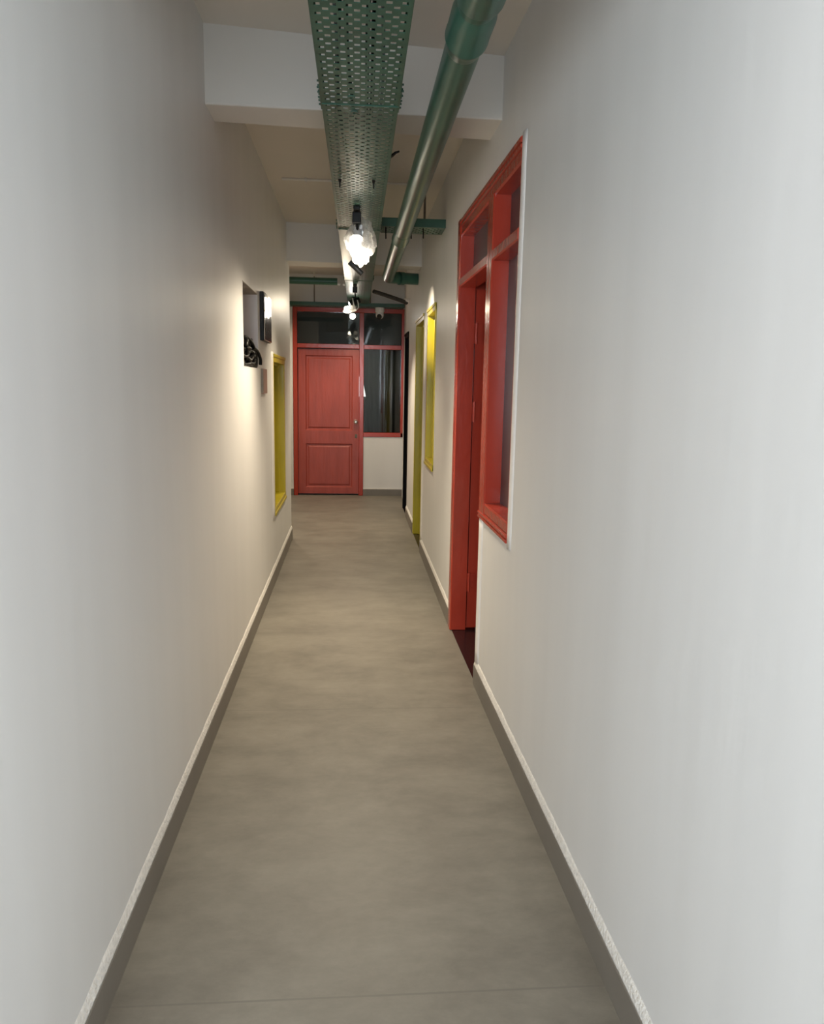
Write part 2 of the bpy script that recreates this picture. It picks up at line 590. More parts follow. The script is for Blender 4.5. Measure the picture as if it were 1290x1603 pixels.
bead('trim_1', 2.935, 0.82, 2.375, 'R', 0.052, 'white plaster edge strip down the near side of the red window')
bead('trim_2', 3.55, 0.12, 0.845, 'R', 0.07, 'white plaster edge strip beside the foot of the near red door')
bead('trim_3', 6.55, 0.1, 2.05, 'R', 0.09, 'white plaster edge strip down the near side of the yellow door')
bead('trim_4', 5.57, 0.47, 1.67, 'L', 0.10, 'white plaster edge strip down the near side of the left yellow window')

# unlit rooms behind the right wall and the far window


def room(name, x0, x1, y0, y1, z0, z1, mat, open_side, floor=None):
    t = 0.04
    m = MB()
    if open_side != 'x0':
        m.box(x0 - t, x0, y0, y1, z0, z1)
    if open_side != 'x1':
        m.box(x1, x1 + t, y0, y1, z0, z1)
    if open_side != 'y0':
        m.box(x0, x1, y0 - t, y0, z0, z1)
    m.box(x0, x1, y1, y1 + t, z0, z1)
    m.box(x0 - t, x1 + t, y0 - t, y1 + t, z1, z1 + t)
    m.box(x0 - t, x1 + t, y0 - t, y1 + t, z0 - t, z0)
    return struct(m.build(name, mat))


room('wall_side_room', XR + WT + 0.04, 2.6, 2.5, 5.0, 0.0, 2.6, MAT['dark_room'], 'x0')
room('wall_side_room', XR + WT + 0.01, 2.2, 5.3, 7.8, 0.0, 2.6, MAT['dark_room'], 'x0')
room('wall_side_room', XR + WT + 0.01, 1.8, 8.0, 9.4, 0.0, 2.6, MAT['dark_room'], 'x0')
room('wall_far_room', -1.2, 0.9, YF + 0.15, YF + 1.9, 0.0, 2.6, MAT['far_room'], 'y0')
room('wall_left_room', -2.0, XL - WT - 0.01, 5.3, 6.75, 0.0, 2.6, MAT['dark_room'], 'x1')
# dark stone thresholds in the doorways
for nm, y0, y1, lab in (('trim_5', 3.55, 4.46, 'dark stone threshold in the near red doorway'),
                        ('trim_6', 6.55, 7.40, 'dark stone threshold in the yellow doorway'),
                        ('trim_7', 8.39, 8.95, 'dark stone threshold in the black doorway')):
    m = MB()
    ps = frange(y0, y1, 0.3)
    for a, b in zip(ps, ps[1:]):
        m.box(XR - 0.001, XR + WT + 0.1, a, b, -0.03, 0.003)
    struct(m.build(nm, MAT['granite'], bend=True), lab, 'threshold')

# ------------------------------------------------------------------ near red door with side window (door_1)
d1 = struct(empty('door_1', (XR, 4.0, 0)), 'large red framed doorway with top lights and a side window in the right wall', 'door')
P0, FD = -0.012, 0.085      # frame stands a little proud of the wall, frame depth
xa, xb = XR + P0, XR + FD


def moulded_bar_y(y0, y1, z0, z1, grooves=True):
    """horizontal frame member running along y with two grooves on its front face"""
    m = MB()
    h = z1 - z0
    if grooves:
        prof = [(xb, z0), (xa + 0.012, z0), (xa + 0.004, z0 + 0.006), (xa + 0.004, z0 + h * .45), (xa + 0.014, z0 + h * .5), (xa, z0 + h * .56),
                (xa, z0 + h * .68), (xa + 0.012, z0 + h * .73), (xa - 0.002, z0 + h * .79), (xa - 0.002, z0 + h * .95), (xa + 0.004, z1), (xb, z1)]
    else:
        prof = [(xb, z0), (xa + 0.006, z0), (xa, z0 + 0.006), (xa, z1 - 0.006), (xa + 0.006, z1), (xb, z1)]
    ps = frange(y0, y1, 0.4)
    for a, b in zip(ps, ps[1:]):
        m.prism([(x, a, z) for x, z in prof], (0, a, 0), (0, b, 0))
    return m


R_TOP, R_MUL, R_TR = (2.275, 2.366), (3.425, 3.545), (2.0, 2.047)
moulded_bar_y(2.935, 4.46, R_TOP[0], R_TOP[1]).build('head_rail', MAT['red'], d1, bend=True)
m = MB()
for a, b in ((2.935, 3.425), (3.545, 4.37)):
    m.prism([(xb, a, 2.0), (xa + 0.006, a, 2.0), (xa, a, 2.006), (xa, a, 2.041), (xa + 0.006, a, 2.047), (xb, a, 2.047)], (0, a, 0), (0, b, 0))
m.build('transom_bar', MAT['red'], d1, bend=True)
# sill member with steps
m = MB()
prof = [(xb, 0.84), (xa, 0.84), (xa - 0.004, 0.844), (xa - 0.004, 0.853), (xa + 0.006, 0.857), (xa - 0.004, 0.862), (xa - 0.004, 0.871), (xa + 0.008, 0.876), (xa + 0.002, 0.883),
        (xa + 0.002, 0.918), (xa + 0.008, 0.925), (xb, 0.93)]
for a, b in ((2.935, 3.2), (3.2, 3.55)):
    m.prism([(x, a, z) for x, z in prof], (0, a, 0), (0, b, 0))
m.build('sill_rail', MAT['red'], d1, bend=True)
# far jamb: front bar, then a rebate with darker gap
m = MB()
m.prism([(xa, 4.375, 0.005), (xa - 0.002, 4.38, 0.005), (xa - 0.002, 4.455, 0.005), (xa + 0.006, 4.462, 0.005), (xb + 0.06, 4.462, 0.005), (xb + 0.06, 4.41, 0.005),
         (xb, 4.41, 0.005), (xb - 0.004, 4.405, 0.005), (xb - 0.004, 4.37, 0.005), (xa + 0.004, 4.37, 0.005)], (0, 0, 0.005), (0, 0, 2.366))
m.build('jamb', MAT['red'], d1, bend=True)
m = MB()
m.prism([(xa, 3.43, 0.005), (xa, 3.54, 0.005), (xa + 0.006, 3.546, 0.005), (xb, 3.546, 0.005), (xb, 3.425, 0.005), (xa + 0.006, 3.425, 0.005)], (0, 0, 0.84), (0, 0, 2.28))
for v in m.bm.verts:
    v.co.z += 0.835
m.build('mullion', MAT['red'], d1, bend=True)
m = MB()
m.prism([(xa + .012, 2.938, 0.9), (xa + .012, 2.97, 0.9), (xb, 2.97, 0.9), (xb, 2.938, 0.9)], (0, 0, 0.9), (0, 0, 2.3))
m.build('jamb', MAT['red'], d1, bend=True)
for nm, a, b, z0, z1 in (('window_pane', 2.955, 3.435, 0.925, 2.005), ('window_pane', 2.955, 3.435, 2.04, 2.28), ('window_pane', 3.535, 4.38, 2.04, 2.28)):
    m = MB()
    m.box(xb - 0.02, xb - 0.013, a, b, z0, z1)
    m.build(nm, MAT['frosted'], d1, bend=True)
# leaf swung open into the room
leaf = MB()
lx0, lx1 = xb + 0.003, xb + 0.75
leaf.box(lx0, lx1, 4.379, 4.408, 0.02, 1.99)
lf = leaf.build('door_leaf', MAT['red'], d1, bend=True)
m = MB()
for z0, z1 in ((0.25, 0.75), (0.95, 1.85)):
    for a, b, c, d in ((lx0 + .1, lx1 - .1, z0, z0 + .02), (lx0 + .1, lx1 - .1, z1 - .02, z1), (lx0 + .1, lx0 + .12, z0, z1), (lx1 - .12, lx1 - .1, z0, z1)):
        m.box(a, b, 4.371, 4.381, c, d)
m.build('panel_moulding', MAT['red'], lf, bend=True)
for hz in (0.3, 1.31, 1.75):
    m = MB()
    m.box(xb - 0.002, xb + 0.045, 4.371, 4.376, hz - 0.055, hz + 0.055)
    m.tube([(xb + 0.010, 4.369, hz - 0.058), (xb + 0.010, 4.369, hz + 0.058)], 0.006, 10)
    for k in (-0.035, 0.0, 0.035):
        m.tube([(xb + 0.03, 4.374, hz + k), (xb + 0.03, 4.3685, hz + k)], 0.004, 8)
    m.build('hinge', MAT['red'], lf, bend=True)

# ------------------------------------------------------------------ far red door and window (door_2)
d2 = struct(empty('door_2', (-0.3, YF, 0)), 'closed red panelled door with dark glass above and beside it at the corridor end', 'door')
fa, fb = YF - 0.012, YF + 0.09


def bar(x0, x1, z0, z1, name, parent=d2, y0=fa, y1=fb, mat='red', bev=0.005):
    return MB().box(x0, x1, y0, y1, z0, z1).build(name, MAT[mat], parent, bevel=bev)


bar(-0.767, -0.712, 0.0, 2.40, 'jamb')
bar(0.077, 0.134, 0.0, 2.345, 'mullion')
bar(0.615, 0.66, 0.775, 2.345, 'jamb')
bar(-0.712, 0.66, 2.345, 2.40, 'head_rail')
m = MB()
m.box(-0.712, 0.077, fa, fb, 1.895, 1.95)
m.box(0.134, 0.615, fa, fb, 1.892, 1.948)
m.build('transom_bar', MAT['red'], d2, bevel=0.005)
bar(0.134, 0.66, 0.775, 0.83, 'sill_rail')
for a, b, z0, z1 in ((-0.715, 0.08, 1.945, 2.35), (0.13, 0.62, 1.945, 2.35), (0.13, 0.62, 0.825, 1.897)):
    MB().box(a, b, YF + 0.04, YF + 0.046, z0, z1).build('window_pane', MAT['glass'], d2)
# leaf
ly = YF + 0.018
m = MB()
x0, x1 = -0.710, 0.075
PX = (-0.612, -0.008)
for a, b, z0, z1 in ((x0, PX[0], 0.022, 1.885), (PX[1], x1, 0.022, 1.885), (PX[0], PX[1], 1.805, 1.885), (PX[0], PX[1], 0.68, 0.85), (PX[0], PX[1], 0.022, 0.105)):
    m.box(a, b, ly, ly + 0.04, z0, z1)
lf2 = m.build('door_leaf', MAT['red_door'], d2)
for z0, z1 in ((0.85, 1.805), (0.105, 0.68)):
    m = MB()
    a, b = PX
    ring = []
    for ins, dep in ((0, 0.0), (0.012, 0.014), (0.03, 0.014), (0.045, 0.006)):
        ring.append([m.bm.verts.new(p) for p in ((a + ins, ly + dep, z0 + ins), (b - ins, ly + dep, z0 + ins), (b - ins, ly + dep, z1 - ins), (a + ins, ly + dep, z1 - ins))])
    for p, q in zip(ring, ring[1:]):
        for k in range(4):
            m.bm.faces.new((p[k], p[(k + 1) % 4], q[(k + 1) % 4], q[k]))
    m.bm.faces.new(ring[-1])
    m.build('door_panel', MAT['red_door'], lf2)
kx, kz = 0.036, 0.965
kb = MB().lathe([(0, 0.030), (0.006, 0.030), (0.009, 0.026), (0.010, 0.012), (0.03, 0.011), (0.034, 0.020), (0.042, 0.027), (0.055, 0.028), (0.064, 0.022), (0.067, 0.010), (0.0675, 0.0)],
                (kx, ly + 0.001, kz), (0, -1, 0), 24).build('door_knob', MAT['chrome'], lf2, smooth='auto')
kb['label'] = 'round chrome door knob'
m = MB()
m.box(kx - 0.012, kx + 0.02, ly - 0.003, ly + 0.002, kz - 0.21, kz - 0.16)
m.build('lock_plate', MAT['steel'], lf2, bevel=0.002)
# curtain behind the side window, with a gap at its left edge
m = MB()
cy = YF + 0.17
nx, nzv = 90, 30
rows = []
for j in range(nzv + 1):
    z = 0.80 + 1.12 * j / nzv
    if z > 1.46:
        le = 0.10
    elif z > 1.26:
        le = 0.172 - (z - 1.26) * 0.19
    else:
        le = 0.150
    row = []
    for i in range(nx + 1):
        t = i / nx
        x = le + (0.66 - le) * t
        lean = 0.04 * max(0, z - 0.8) * (1 - t)
        yy = cy + 0.008 * math.sin(2 * PI * (x + lean) * 10 + 1.3 * math.sin(z * 2 + x * 9)) + 0.0015 * math.sin(2 * PI * (x + lean * 2) * 23 + 2)
        row.append(m.bm.verts.new((x, yy, z)))
    rows.append(row)
for a, b in zip(rows, rows[1:]):
    for i in range(nx):
        m.bm.faces.new((a[i], a[i + 1], b[i + 1], b[i]))
cu = m.build('curtain', MAT['curtain'], smooth=True, base=(0.38, cy, 0.8))
cu.modifiers.new('thickness', 'SOLIDIFY').thickness = 0.002
tag(cu, 'dark grey pleated curtain hanging behind the window beside the far red door', 'curtain')
struct(MB().box(0.02, 0.22, YF + 0.44, YF + 0.46, 1.285, 1.55).build('sliver_glow_panel', MAT['sliver_glow']), 'added glowing panel that makes the bright sliver past the curtain edge beside the far red door', 'window')  # glowing panel added behind the curtain to make the bright sliver

# ------------------------------------------------------------------ yellow door, yellow windows, black doorway


def deep_frame(parent, X, s, y0, y1, z0, z1, mat, door, bend, face=0.05, depth=0.085):
    """frame in a side wall: jambs, head, sill with a stepped inner rebate"""
    def bx(name, a, b, c, d, e, f_):
        return MB().box(min(X + s * a, X + s * b), max(X + s * a, X + s * b), c, d, e, f_).build(name, mat, parent, bend=bend, bevel=0.004)
    for name, ya, yb, ra, rb in (('jamb', y1 - face, y1, y1 - face - 0.014, y1 - face), ('jamb', y0, y0 + face * 0.6, y0 + face * 0.6, y0 + face * 0.6 + 0.012)):
        bx(name, -0.008, depth, ya, yb, z0, z1)
        bx('stop_bead', 0.04, depth - 0.01, ra, rb, z0 + (0 if door else face), z1 - face)
    bx('head_rail', -0.010, depth, y0, y1, z1 - face, z1 + 0.002)
    bx('head_moulding', -0.016, 0.0, y0 - 0.0, y1, z1 - 0.02, z1 + 0.004)
    bx('stop_bead', 0.04, depth - 0.01, y0 + face * .6, y1 - face, z1 - face - 0.014, z1 - face)
    if not door:
        bx('sill_rail', -0.010, depth, y0, y1, z0 - 0.002, z0 + face)
        bx('sill_moulding', -0.016, 0.0, y0, y1, z0 - 0.004, z0 + 0.02)


d3 = struct(empty('door_3', (XR, 6.97, 0)), 'open yellow framed doorway in the right wall', 'door')
deep_frame(d3, XR, 1, YDOOR[0], YDOOR[1], 0.004, YDOOR[3], MAT['yellow'], True, True)
m = MB().box(XR + 0.09, XR + 0.80, 7.33, 7.365, 0.02, 1.98)
m.build('door_leaf', MAT['yellow'], d3, bend=True, bevel=0.003)
w1 = struct(empty('window_1', (XR, 5.95, 0.82)), 'tall narrow yellow framed window in the right wall before the yellow door', 'window')
deep_frame(w1, XR, 1, *YWIN, MAT['yellow'], False, True)
MB().box(XR + 0.06, XR + 0.066, YWIN[0] + .03, YWIN[1] - .05, YWIN[2] + .05, YWIN[3] - .05).build('window_pane', MAT['frosted'], w1, bend=True)
w2 = struct(empty('window_2', (XL, 6.0, 0.49)), 'yellow framed window opening in the left wall below the steel plate', 'window')
deep_frame(w2, XL, -1, *LWIN, MAT['yellow'], False, False, face=0.055, depth=0.11)
MB().box(XL - 0.085, XL - 0.079, LWIN[0] + .03, LWIN[1] - .05, LWIN[2] + .05, LWIN[3] - .05).build('window_pane', MAT['frosted'], w2)
d4 = struct(empty('door_4', (XR, 8.67, 0)), 'black framed dark doorway at the far end of the right wall', 'door')
deep_frame(d4, XR, 1, BDOOR[0], BDOOR[1], 0.004, BDOOR[3], MAT['black'], True, True)
MB().box(XR + 0.05, XR + 0.085, BDOOR[0] + .03, BDOOR[1] - .05, 0.02, 1.96).build('door_leaf', MAT['black'], d4, bend=True, bevel=0.003)

# ------------------------------------------------------------------ green perforated cable tray
TW = 0.258


def tray_c(y):
    return 0.0185 + 0.006 * (y - 2.7)


def tray_z(y):
    return 2.381 + 0.0055 * (y - 2.2)


def perforated(m, c, zf, y0, y1, w, along='y', margin=0.008, col=0.0199, slot=0.0155, pitch=0.05, hole=0.016):
    """sheet with staggered slots; vertices shared so that a solidify gives it thickness"""
    bm = m.bm
    n = int((w - 2 * margin) / col)
    cuts, kind = [-w / 2], []
    for k in range(n):
        cx_ = (k - (n - 1) / 2) * col
        cuts += [cx_ - slot / 2, cx_ + slot / 2]
        kind += [None, k % 2]
    cuts.append(w / 2)
    kind.append(None)
    rows, y, k = [], y0, 0
    while y < y1 - 1e-6:
        a = min(y + pitch / 2 - hole, y1)
        rows.append((y, a, None))
        b = min(a + hole, y1)
        if b > a + 1e-6:
            rows.append((a, b, k % 2 if b < y1 - 1e-6 else None))
        y = b
        k += 1
    cache = {}

    def v(i, yy):
        key = (i, round(yy, 5))
        if key not in cache:
            p = (c(yy) + cuts[i], yy) if along == 'y' else (yy, c(yy) + cuts[i])
            cache[key] = bm.verts.new((p[0], p[1], zf(yy)))
        return cache[key]
    for ya, yb, ph in rows:
        for i in range(len(cuts) - 1):
            if ph is not None and kind[i] == ph:
                continue
            bm.faces.new((v(i, ya), v(i + 1, ya), v(i + 1, yb), v(i, yb)))
    return m


ct = empty('cable_tray', (tray_c(4.5), 4.5, 2.39), 'long green perforated cable tray running down the middle of the corridor ceiling', 'cable tray')
SECT = [(1.2, 2.755), (2.76, 4.93), (4.935, 7.40), (7.405, 9.62)]
for si, (y0, y1) in enumerate(SECT):
    lift = 0.0 if si % 2 == 0 else 0.002
    m = MB()
    if si < 2:
        perforated(m, tray_c, lambda y: tray_z(y) + lift, y0, y1, TW)
    else:
        perforated(m, tray_c, lambda y: tray_z(y) + lift, y0, y1, TW, margin=0.05, col=0.03, slot=0.010, pitch=0.09, hole=0.012)
    sh = m.build('tray_base', MAT['green'], ct)
    md = sh.modifiers.new('thickness', 'SOLIDIFY')
    md.thickness = 0.0016
    md.offset = 1
    for s in (-1, 1):
        m = MB()
        prof = [(0, -0.001), (0.0018, -0.001), (0.0018, 0.05), (-0.010, 0.05), (-0.010, 0.048), (0, 0.048)]
        bm = m.bm
        rs = [[bm.verts.new((tray_c(y) + s * (TW / 2 + dx - 0.0009), y, tray_z(y) + lift + dz)) for dx, dz in prof] for y in (y0, y1)]
        for k in range(6):
            bm.faces.new((rs[0][k], rs[0][(k + 1) % 6], rs[1][(k + 1) % 6], rs[1][k]))
        bm.faces.new(rs[0])
        bm.faces.new(list(reversed(rs[1])))
        m.build('side_rail', MAT['green_dark'], ct)
for yj in (2.757, 4.932, 7.402):
    for s in (-1, 1):
        X = tray_c(yj) + s * (TW / 2 + 0.0025)
        sp = MB().box(X - 0.0018, X + 0.0018, yj - 0.12, yj + 0.07, tray_z(yj) + 0.004, tray_z(yj) + 0.044).build('splice_plate', MAT['green'], ct)
        for dy in (-0.1, -0.06, -0.015, 0.015, 0.05):
            for dz in (0.014, 0.034):
                m = MB()
                m.lathe([(0, 0.006), (0.003, 0.006), (0.0035, 0.0035), (0.009, 0.0033)], (X, yj + dy, tray_z(yj) + dz), (s, 0, 0), 8)
                m.build('bolt', MAT['green_dark'], sp)
    m = MB()
    m.box(tray_c(yj) - TW / 2, tray_c(yj) + TW / 2, yj - 0.001, yj + 0.004, tray_z(yj) - 0.003, tray_z(yj) + 0.0)
    m.build('joint_lip', MAT['green'], ct)
    for dx, dy in ((-0.03, -0.07), (-0.02, 0.07)):
        m = MB()
        for k in range(7):
            a = k * 0.9
            m.box(tray_c(yj) + dx + 0.009 * math.cos(a) - .004, tray_c(yj) + dx + 0.009 * math.cos(a) + .004, yj + dy + 0.012 * math.sin(a) - .004, yj + dy + 0.012 * math.sin(a) + .004,
                  tray_z(yj) - 0.004, tray_z(yj) + 0.001)
        m.build('joint_clip', MAT['green_dark'], ct)
# cables lying in the tray
for k, (dx, mt, r) in enumerate(((-0.055, 'cable', 0.007), (-0.03, 'cable', 0.006), (0.012, 'cable', 0.006), (0.045, 'cable', 0.007), (0.062, 'cable_grey', 0.005), (-0.083, 'cable_grey', 0.005))):
    pts = [(tray_c(y) + dx + 0.012 * math.sin(y * 1.7 + k * 2.1) + 0.006 * math.sin(y * 4.1 + k), y, tray_z(y) + r + 0.0045) for y in frange(1.25, 9.5, 0.12)]
    o = MB().tube(pts, r, 8).build('cable', MAT[mt], smooth=True, base=(tray_c(1.25) + dx, 1.25, 2.38))
    tag(o, 'thin grey cable lying in the overhead green tray' if mt == 'cable_grey' else 'thin black cable glimpsed through the slots of the overhead green tray', 'cable',
        'grey cables in the green tray' if mt == 'cable_grey' else 'black cables in the green tray')
# screws dangling under the tray
for s, lab in ((-1, 'left of two small dark screws hanging under the tray before the first lamp'), (1, 'right of two small dark screws hanging under the tray before the first lamp')):
    y = 3.74
    X = tray_c(y) + s * 0.078 - 0.013
    z = tray_z(y)
    o = MB().lathe([(0.0, 0.009), (0.004, 0.009), (0.005, 0.006), (0.012, 0.006), (0.0125, 0.0032), (0.034, 0.003), (0.036, 0.001)], (X, y, z), (0, 0, -1), 8).build('hanging_screw', MAT['black_plastic'], base=(X, y, z))
    tag(o, lab, 'screw')
# loose end of a black cable by the tray
pts = [(0.150, 3.40, 2.405), (0.152, 3.38, 2.398), (0.158, 3.36, 2.397), (0.170, 3.35, 2.405), (0.186, 3.345, 2.410)]
o = MB().tube(pts, [0.007, 0.007, 0.0065, 0.0055, 0.004], 8).build('cable_end', MAT['cable'], smooth=True, base=pts[0])
tag(o, 'short black cable end poking out beside the tray in front of the first lamp', 'cable')

# branch tray on the right, hung from rods
bt = empty('cable_tray', (0.39, 5.3, 2.474), 'short green branch tray crossing towards the right wall behind the pipe', 'cable tray')
by0, by1, bz = 5.185, 5.42, 2.474
m = MB()
perforated(m, lambda x: (by0 + by1) / 2, lambda x: bz, 0.18, 0.598, by1 - by0, along='x', margin=0.02, col=0.03, slot=0.02, pitch=0.04, hole=0.012)
sh = m.build('tray_base', MAT['green'], bt)
md = sh.modifiers.new('thickness', 'SOLIDIFY')
md.thickness = 0.0016
for yy in (by0, by1):
    MB().box(0.18, 0.599, yy - 0.001, yy + 0.001, bz - 0.001, bz + 0.052).build('side_rail', MAT['green_dark'], bt)
m = MB()
for k in range(9):
    a = 0.43 + k * 0.017
    m.box(a, a + 0.012, by0 + 0.05, by0 + 0.07, bz + 0.035, bz + 0.062)
m.build('mounting_clip', MAT['black_plastic'], bt)
for k, (x, y, L) in enumerate(((0.207, 5.22, 0.075), (0.374, 5.22, 0.07), (0.454, 5.22, 0.065))):
    o = MB().tube([(x, y, bz + 0.01), (x + 0.002, y, bz - L)], 0.0042, 8).build('threaded_rod_end', MAT['black_plastic'], base=(x, y, bz))
    tag(o, ('threaded rod end hanging under the branch tray left of the pipe', 'threaded rod end hanging under the branch tray just right of the pipe', 'threaded rod end under the branch tray furthest right')[k], 'rod')


def rod(x, y, z0, z1, label, r=0.006):
    t = empty('threaded_rod', (x, y, z1), label, 'hanger rod')
    MB().tube([(x, y, z0), (x, y, z1)], r, 8).build('rod', MAT['steel'], t)
    MB().lathe([(0, 0.016), (0.012, 0.014), (0.014, 0.008), (0.05, 0.008)], (x, y, z1), (0, 0, -1), 10).build('ceiling_anchor', MAT['ceiling'], t)
    MB().lathe([(0, 0.011), (0.009, 0.011)], (x, y, z0 + 0.006), (0, 0, 1), 6).build('nut', MAT['steel'], t)
    return t


rod(0.464, 5.25, bz, ZC, 'brown hanger rod holding up the branch tray right of the pipe', 0.0075)
# conduit along the ceiling
cc = empty('ceiling_conduit', (0.0, 5.41, ZC), 'thin cream conduit fixed across the ceiling above the tray', 'conduit')
MB().tube([(-0.48, 5.405, ZC - 0.008), (0.46, 5.425, ZC - 0.008)], 0.009, 12).build('pipe', MAT['ceiling'], cc, smooth='auto')
for x in (-0.322, 0.36):
    m = MB()
    m.box(x - 0.008, x + 0.008, 5.375, 5.445, ZC - 0.003, ZC)
    m.box(x - 0.008, x + 0.008, 5.393, 5.427, ZC - 0.019, ZC)
    m.build('saddle_clip', MAT['beam'], cc, bevel=0.001)

# crossing tray above the far door and its rods
xt = empty('cable_tray', (0, 9.85, 2.40), 'narrow green tray crossing the corridor just above the far red door', 'cable tray')
for yy in (9.70, 9.94):
    MB().box(-1.6, 0.63, yy - 0.001, yy + 0.001, 2.398, 2.440).build('side_rail', MAT['green_dark'], xt)
m = MB()
perforated(m, lambda x: 9.82, lambda x: 2.40, -1.6, 0.63, 0.24, along='x', margin=0.03, col=0.04, slot=0.02, pitch=0.06, hole=0.014)
m.build('tray_base', MAT['green'], xt).modifiers.new('thickness', 'SOLIDIFY').thickness = 0.0016
rod(-0.485, 9.78, 2.40, ZC, 'thin hanger rod left of the main tray above the far door')
rod(0.208, 9.78, 2.40, ZC, 'thin hanger rod right of the main tray above the far door')

# ------------------------------------------------------------------ green drain pipe
PXC, PZ, PR = 0.309, 2.412, 0.0523
dp = empty('drain_pipe', (PXC, 4.8, PZ), 'thick green drain pipe under the ceiling turning into the right wall', 'pipe')
YE = 7.17
pts = [(PXC, y, PZ) for y in frange(1.2, YE - 0.09, 0.3)]
for k in range(1, 9):
    a = k / 8 * (PI / 2 - 0.6)
    pts.append((PXC + 0.09 * (1 - math.cos(a)), YE - 0.09 + 0.09 * math.sin(a), PZ))
pts.append((0.612, YE + 0.2, PZ + 0.02))
MB().tube(pts, PR, 32).build('pipe', MAT['green_pipe'], dp, smooth='auto')
for y0, y1, rr in ((2.08, 2.335, 0.0605), (4.99, 5.34, 0.0570)):
    L = y1 - y0
    m = MB()
    m.lathe([(0, PR - 0.001), (0.02, PR + 0.002), (0.06, rr), (L - 0.075, rr), (L - 0.07, rr + 0.0015), (L - 0.06, rr + 0.0015), (L - 0.055, rr - 0.001), (L - 0.03, PR + 0.004), (L, PR - 0.001)], (PXC, y0, PZ), (0, 1, 0), 32)
    m.build('socket_collar', MAT['green_pipe'], dp, smooth='auto')
m = MB().lathe([(0, 0.0632), (0.8, 0.0632), (0.805, 0.0622), (0.805, PR - 0.001)], (PXC, 1.235, PZ), (0, 1, 0), 32)
m.build('socket_collar', MAT['green_pipe'], dp, smooth='auto')
m = MB().lathe([(0, PR), (0, PR + 0.005), (0.05, PR + 0.006), (0.052, PR)], (PXC + 0.1, YE + 0.015, PZ), (1, 0.68, 0.07), 28)
m.build('elbow_collar', MAT['green_pipe'], dp, smooth='auto')
# smaller pipe going left
lp = empty('water_pipe', (-0.6, 7.72, 2.44), 'slim dark green pipe running left from the main tray above the passage', 'pipe')
MB().tube([(-1.8, 7.72, 2.44), (-0.16, 7.72, 2.435)], 0.034, 24).build('pipe', MAT['green_dark'], lp, smooth='auto')
for x in (-0.155, -0.105):
    m = MB()
    m.lathe([(0, 0.006), (0.004, 0.012), (0.022, 0.012), (0.026, 0.006)], (x, 7.62, 2.399), (1, 0, 0), 12)
    m.build('end_plug', MAT['white_plastic'], lp, smooth='auto')
# dark flexible conduit from the tray to the right wall
cx_ = empty('flexible_conduit', (0.18, 8.2, 2.40), 'dark flexible conduit slanting from the main tray to the right wall', 'conduit')
pts = []
rs = []
for k in range(80):
    t = k / 79
    pts.append((0.205 + 0.37 * t, 8.2 + 0.25 * t, 2.408 - 0.07 * t - 0.01 * t * t))
    rs.append(0.019 + (0.003 if k % 2 else 0.0))
MB().tube(pts, rs, 12).build('corrugated_hose', MAT['conduit'], cx_)
MB().lathe([(0, 0.024), (0.05, 0.026), (0.06, 0.034), (0.075, 0.034)], (0.548, 8.435, 2.352), (1, 0.5, -0.2), 14).build('end_fitting', MAT['ceiling'], cx_)

# ------------------------------------------------------------------ track spotlights in plastic wrap


def crumple(m, c, sx, sy, sz, seed, amp=0.28, sub=4, taper=0.0, tilt=0.0):
    ret = bmesh.ops.create_icosphere(m.bm, subdivisions=sub, radius=1.0)
    rot = Matrix.Rotation(tilt, 3, 'Y')
    for v in ret['verts']:
        p = v.co.copy()
        n1 = noise.noise(p * 1.3 + Vector((seed, 0, 0)))
        n2 = abs(noise.noise(p * 3.1 + Vector((0, seed, 0))))
        n3 = abs(noise.noise(p * 6.5 + Vector((0, 0, seed))))
        r = 1 + amp * (n1 * 0.9 - n2 * 0.8 - n3 * 0.35 + 0.2)
        q = p * r
        k = 1 - taper * (q.z * 0.5 + 0.5)
        q = Vector((q.x * sx * k, q.y * sy * k, q.z * sz))
        v.co = Vector(c) + rot @ q
    return m


def lamp_light(loc, power, name, r=0.03, spot=None, target=None):
    d = bpy.data.lights.new(name, 'SPOT' if spot else 'POINT')
    d.energy, d.color, d.shadow_soft_size = power, LAMP_W, r
    if spot:
        d.spot_size, d.spot_blend = spot, 1.0
    o = bpy.data.objects.new(name, d)
    COL.objects.link(o)
    o.location = loc
    if target:
        o.rotation_euler = (Vector(target) - Vector(loc)).to_track_quat('-Z', 'Y').to_euler()
    return o


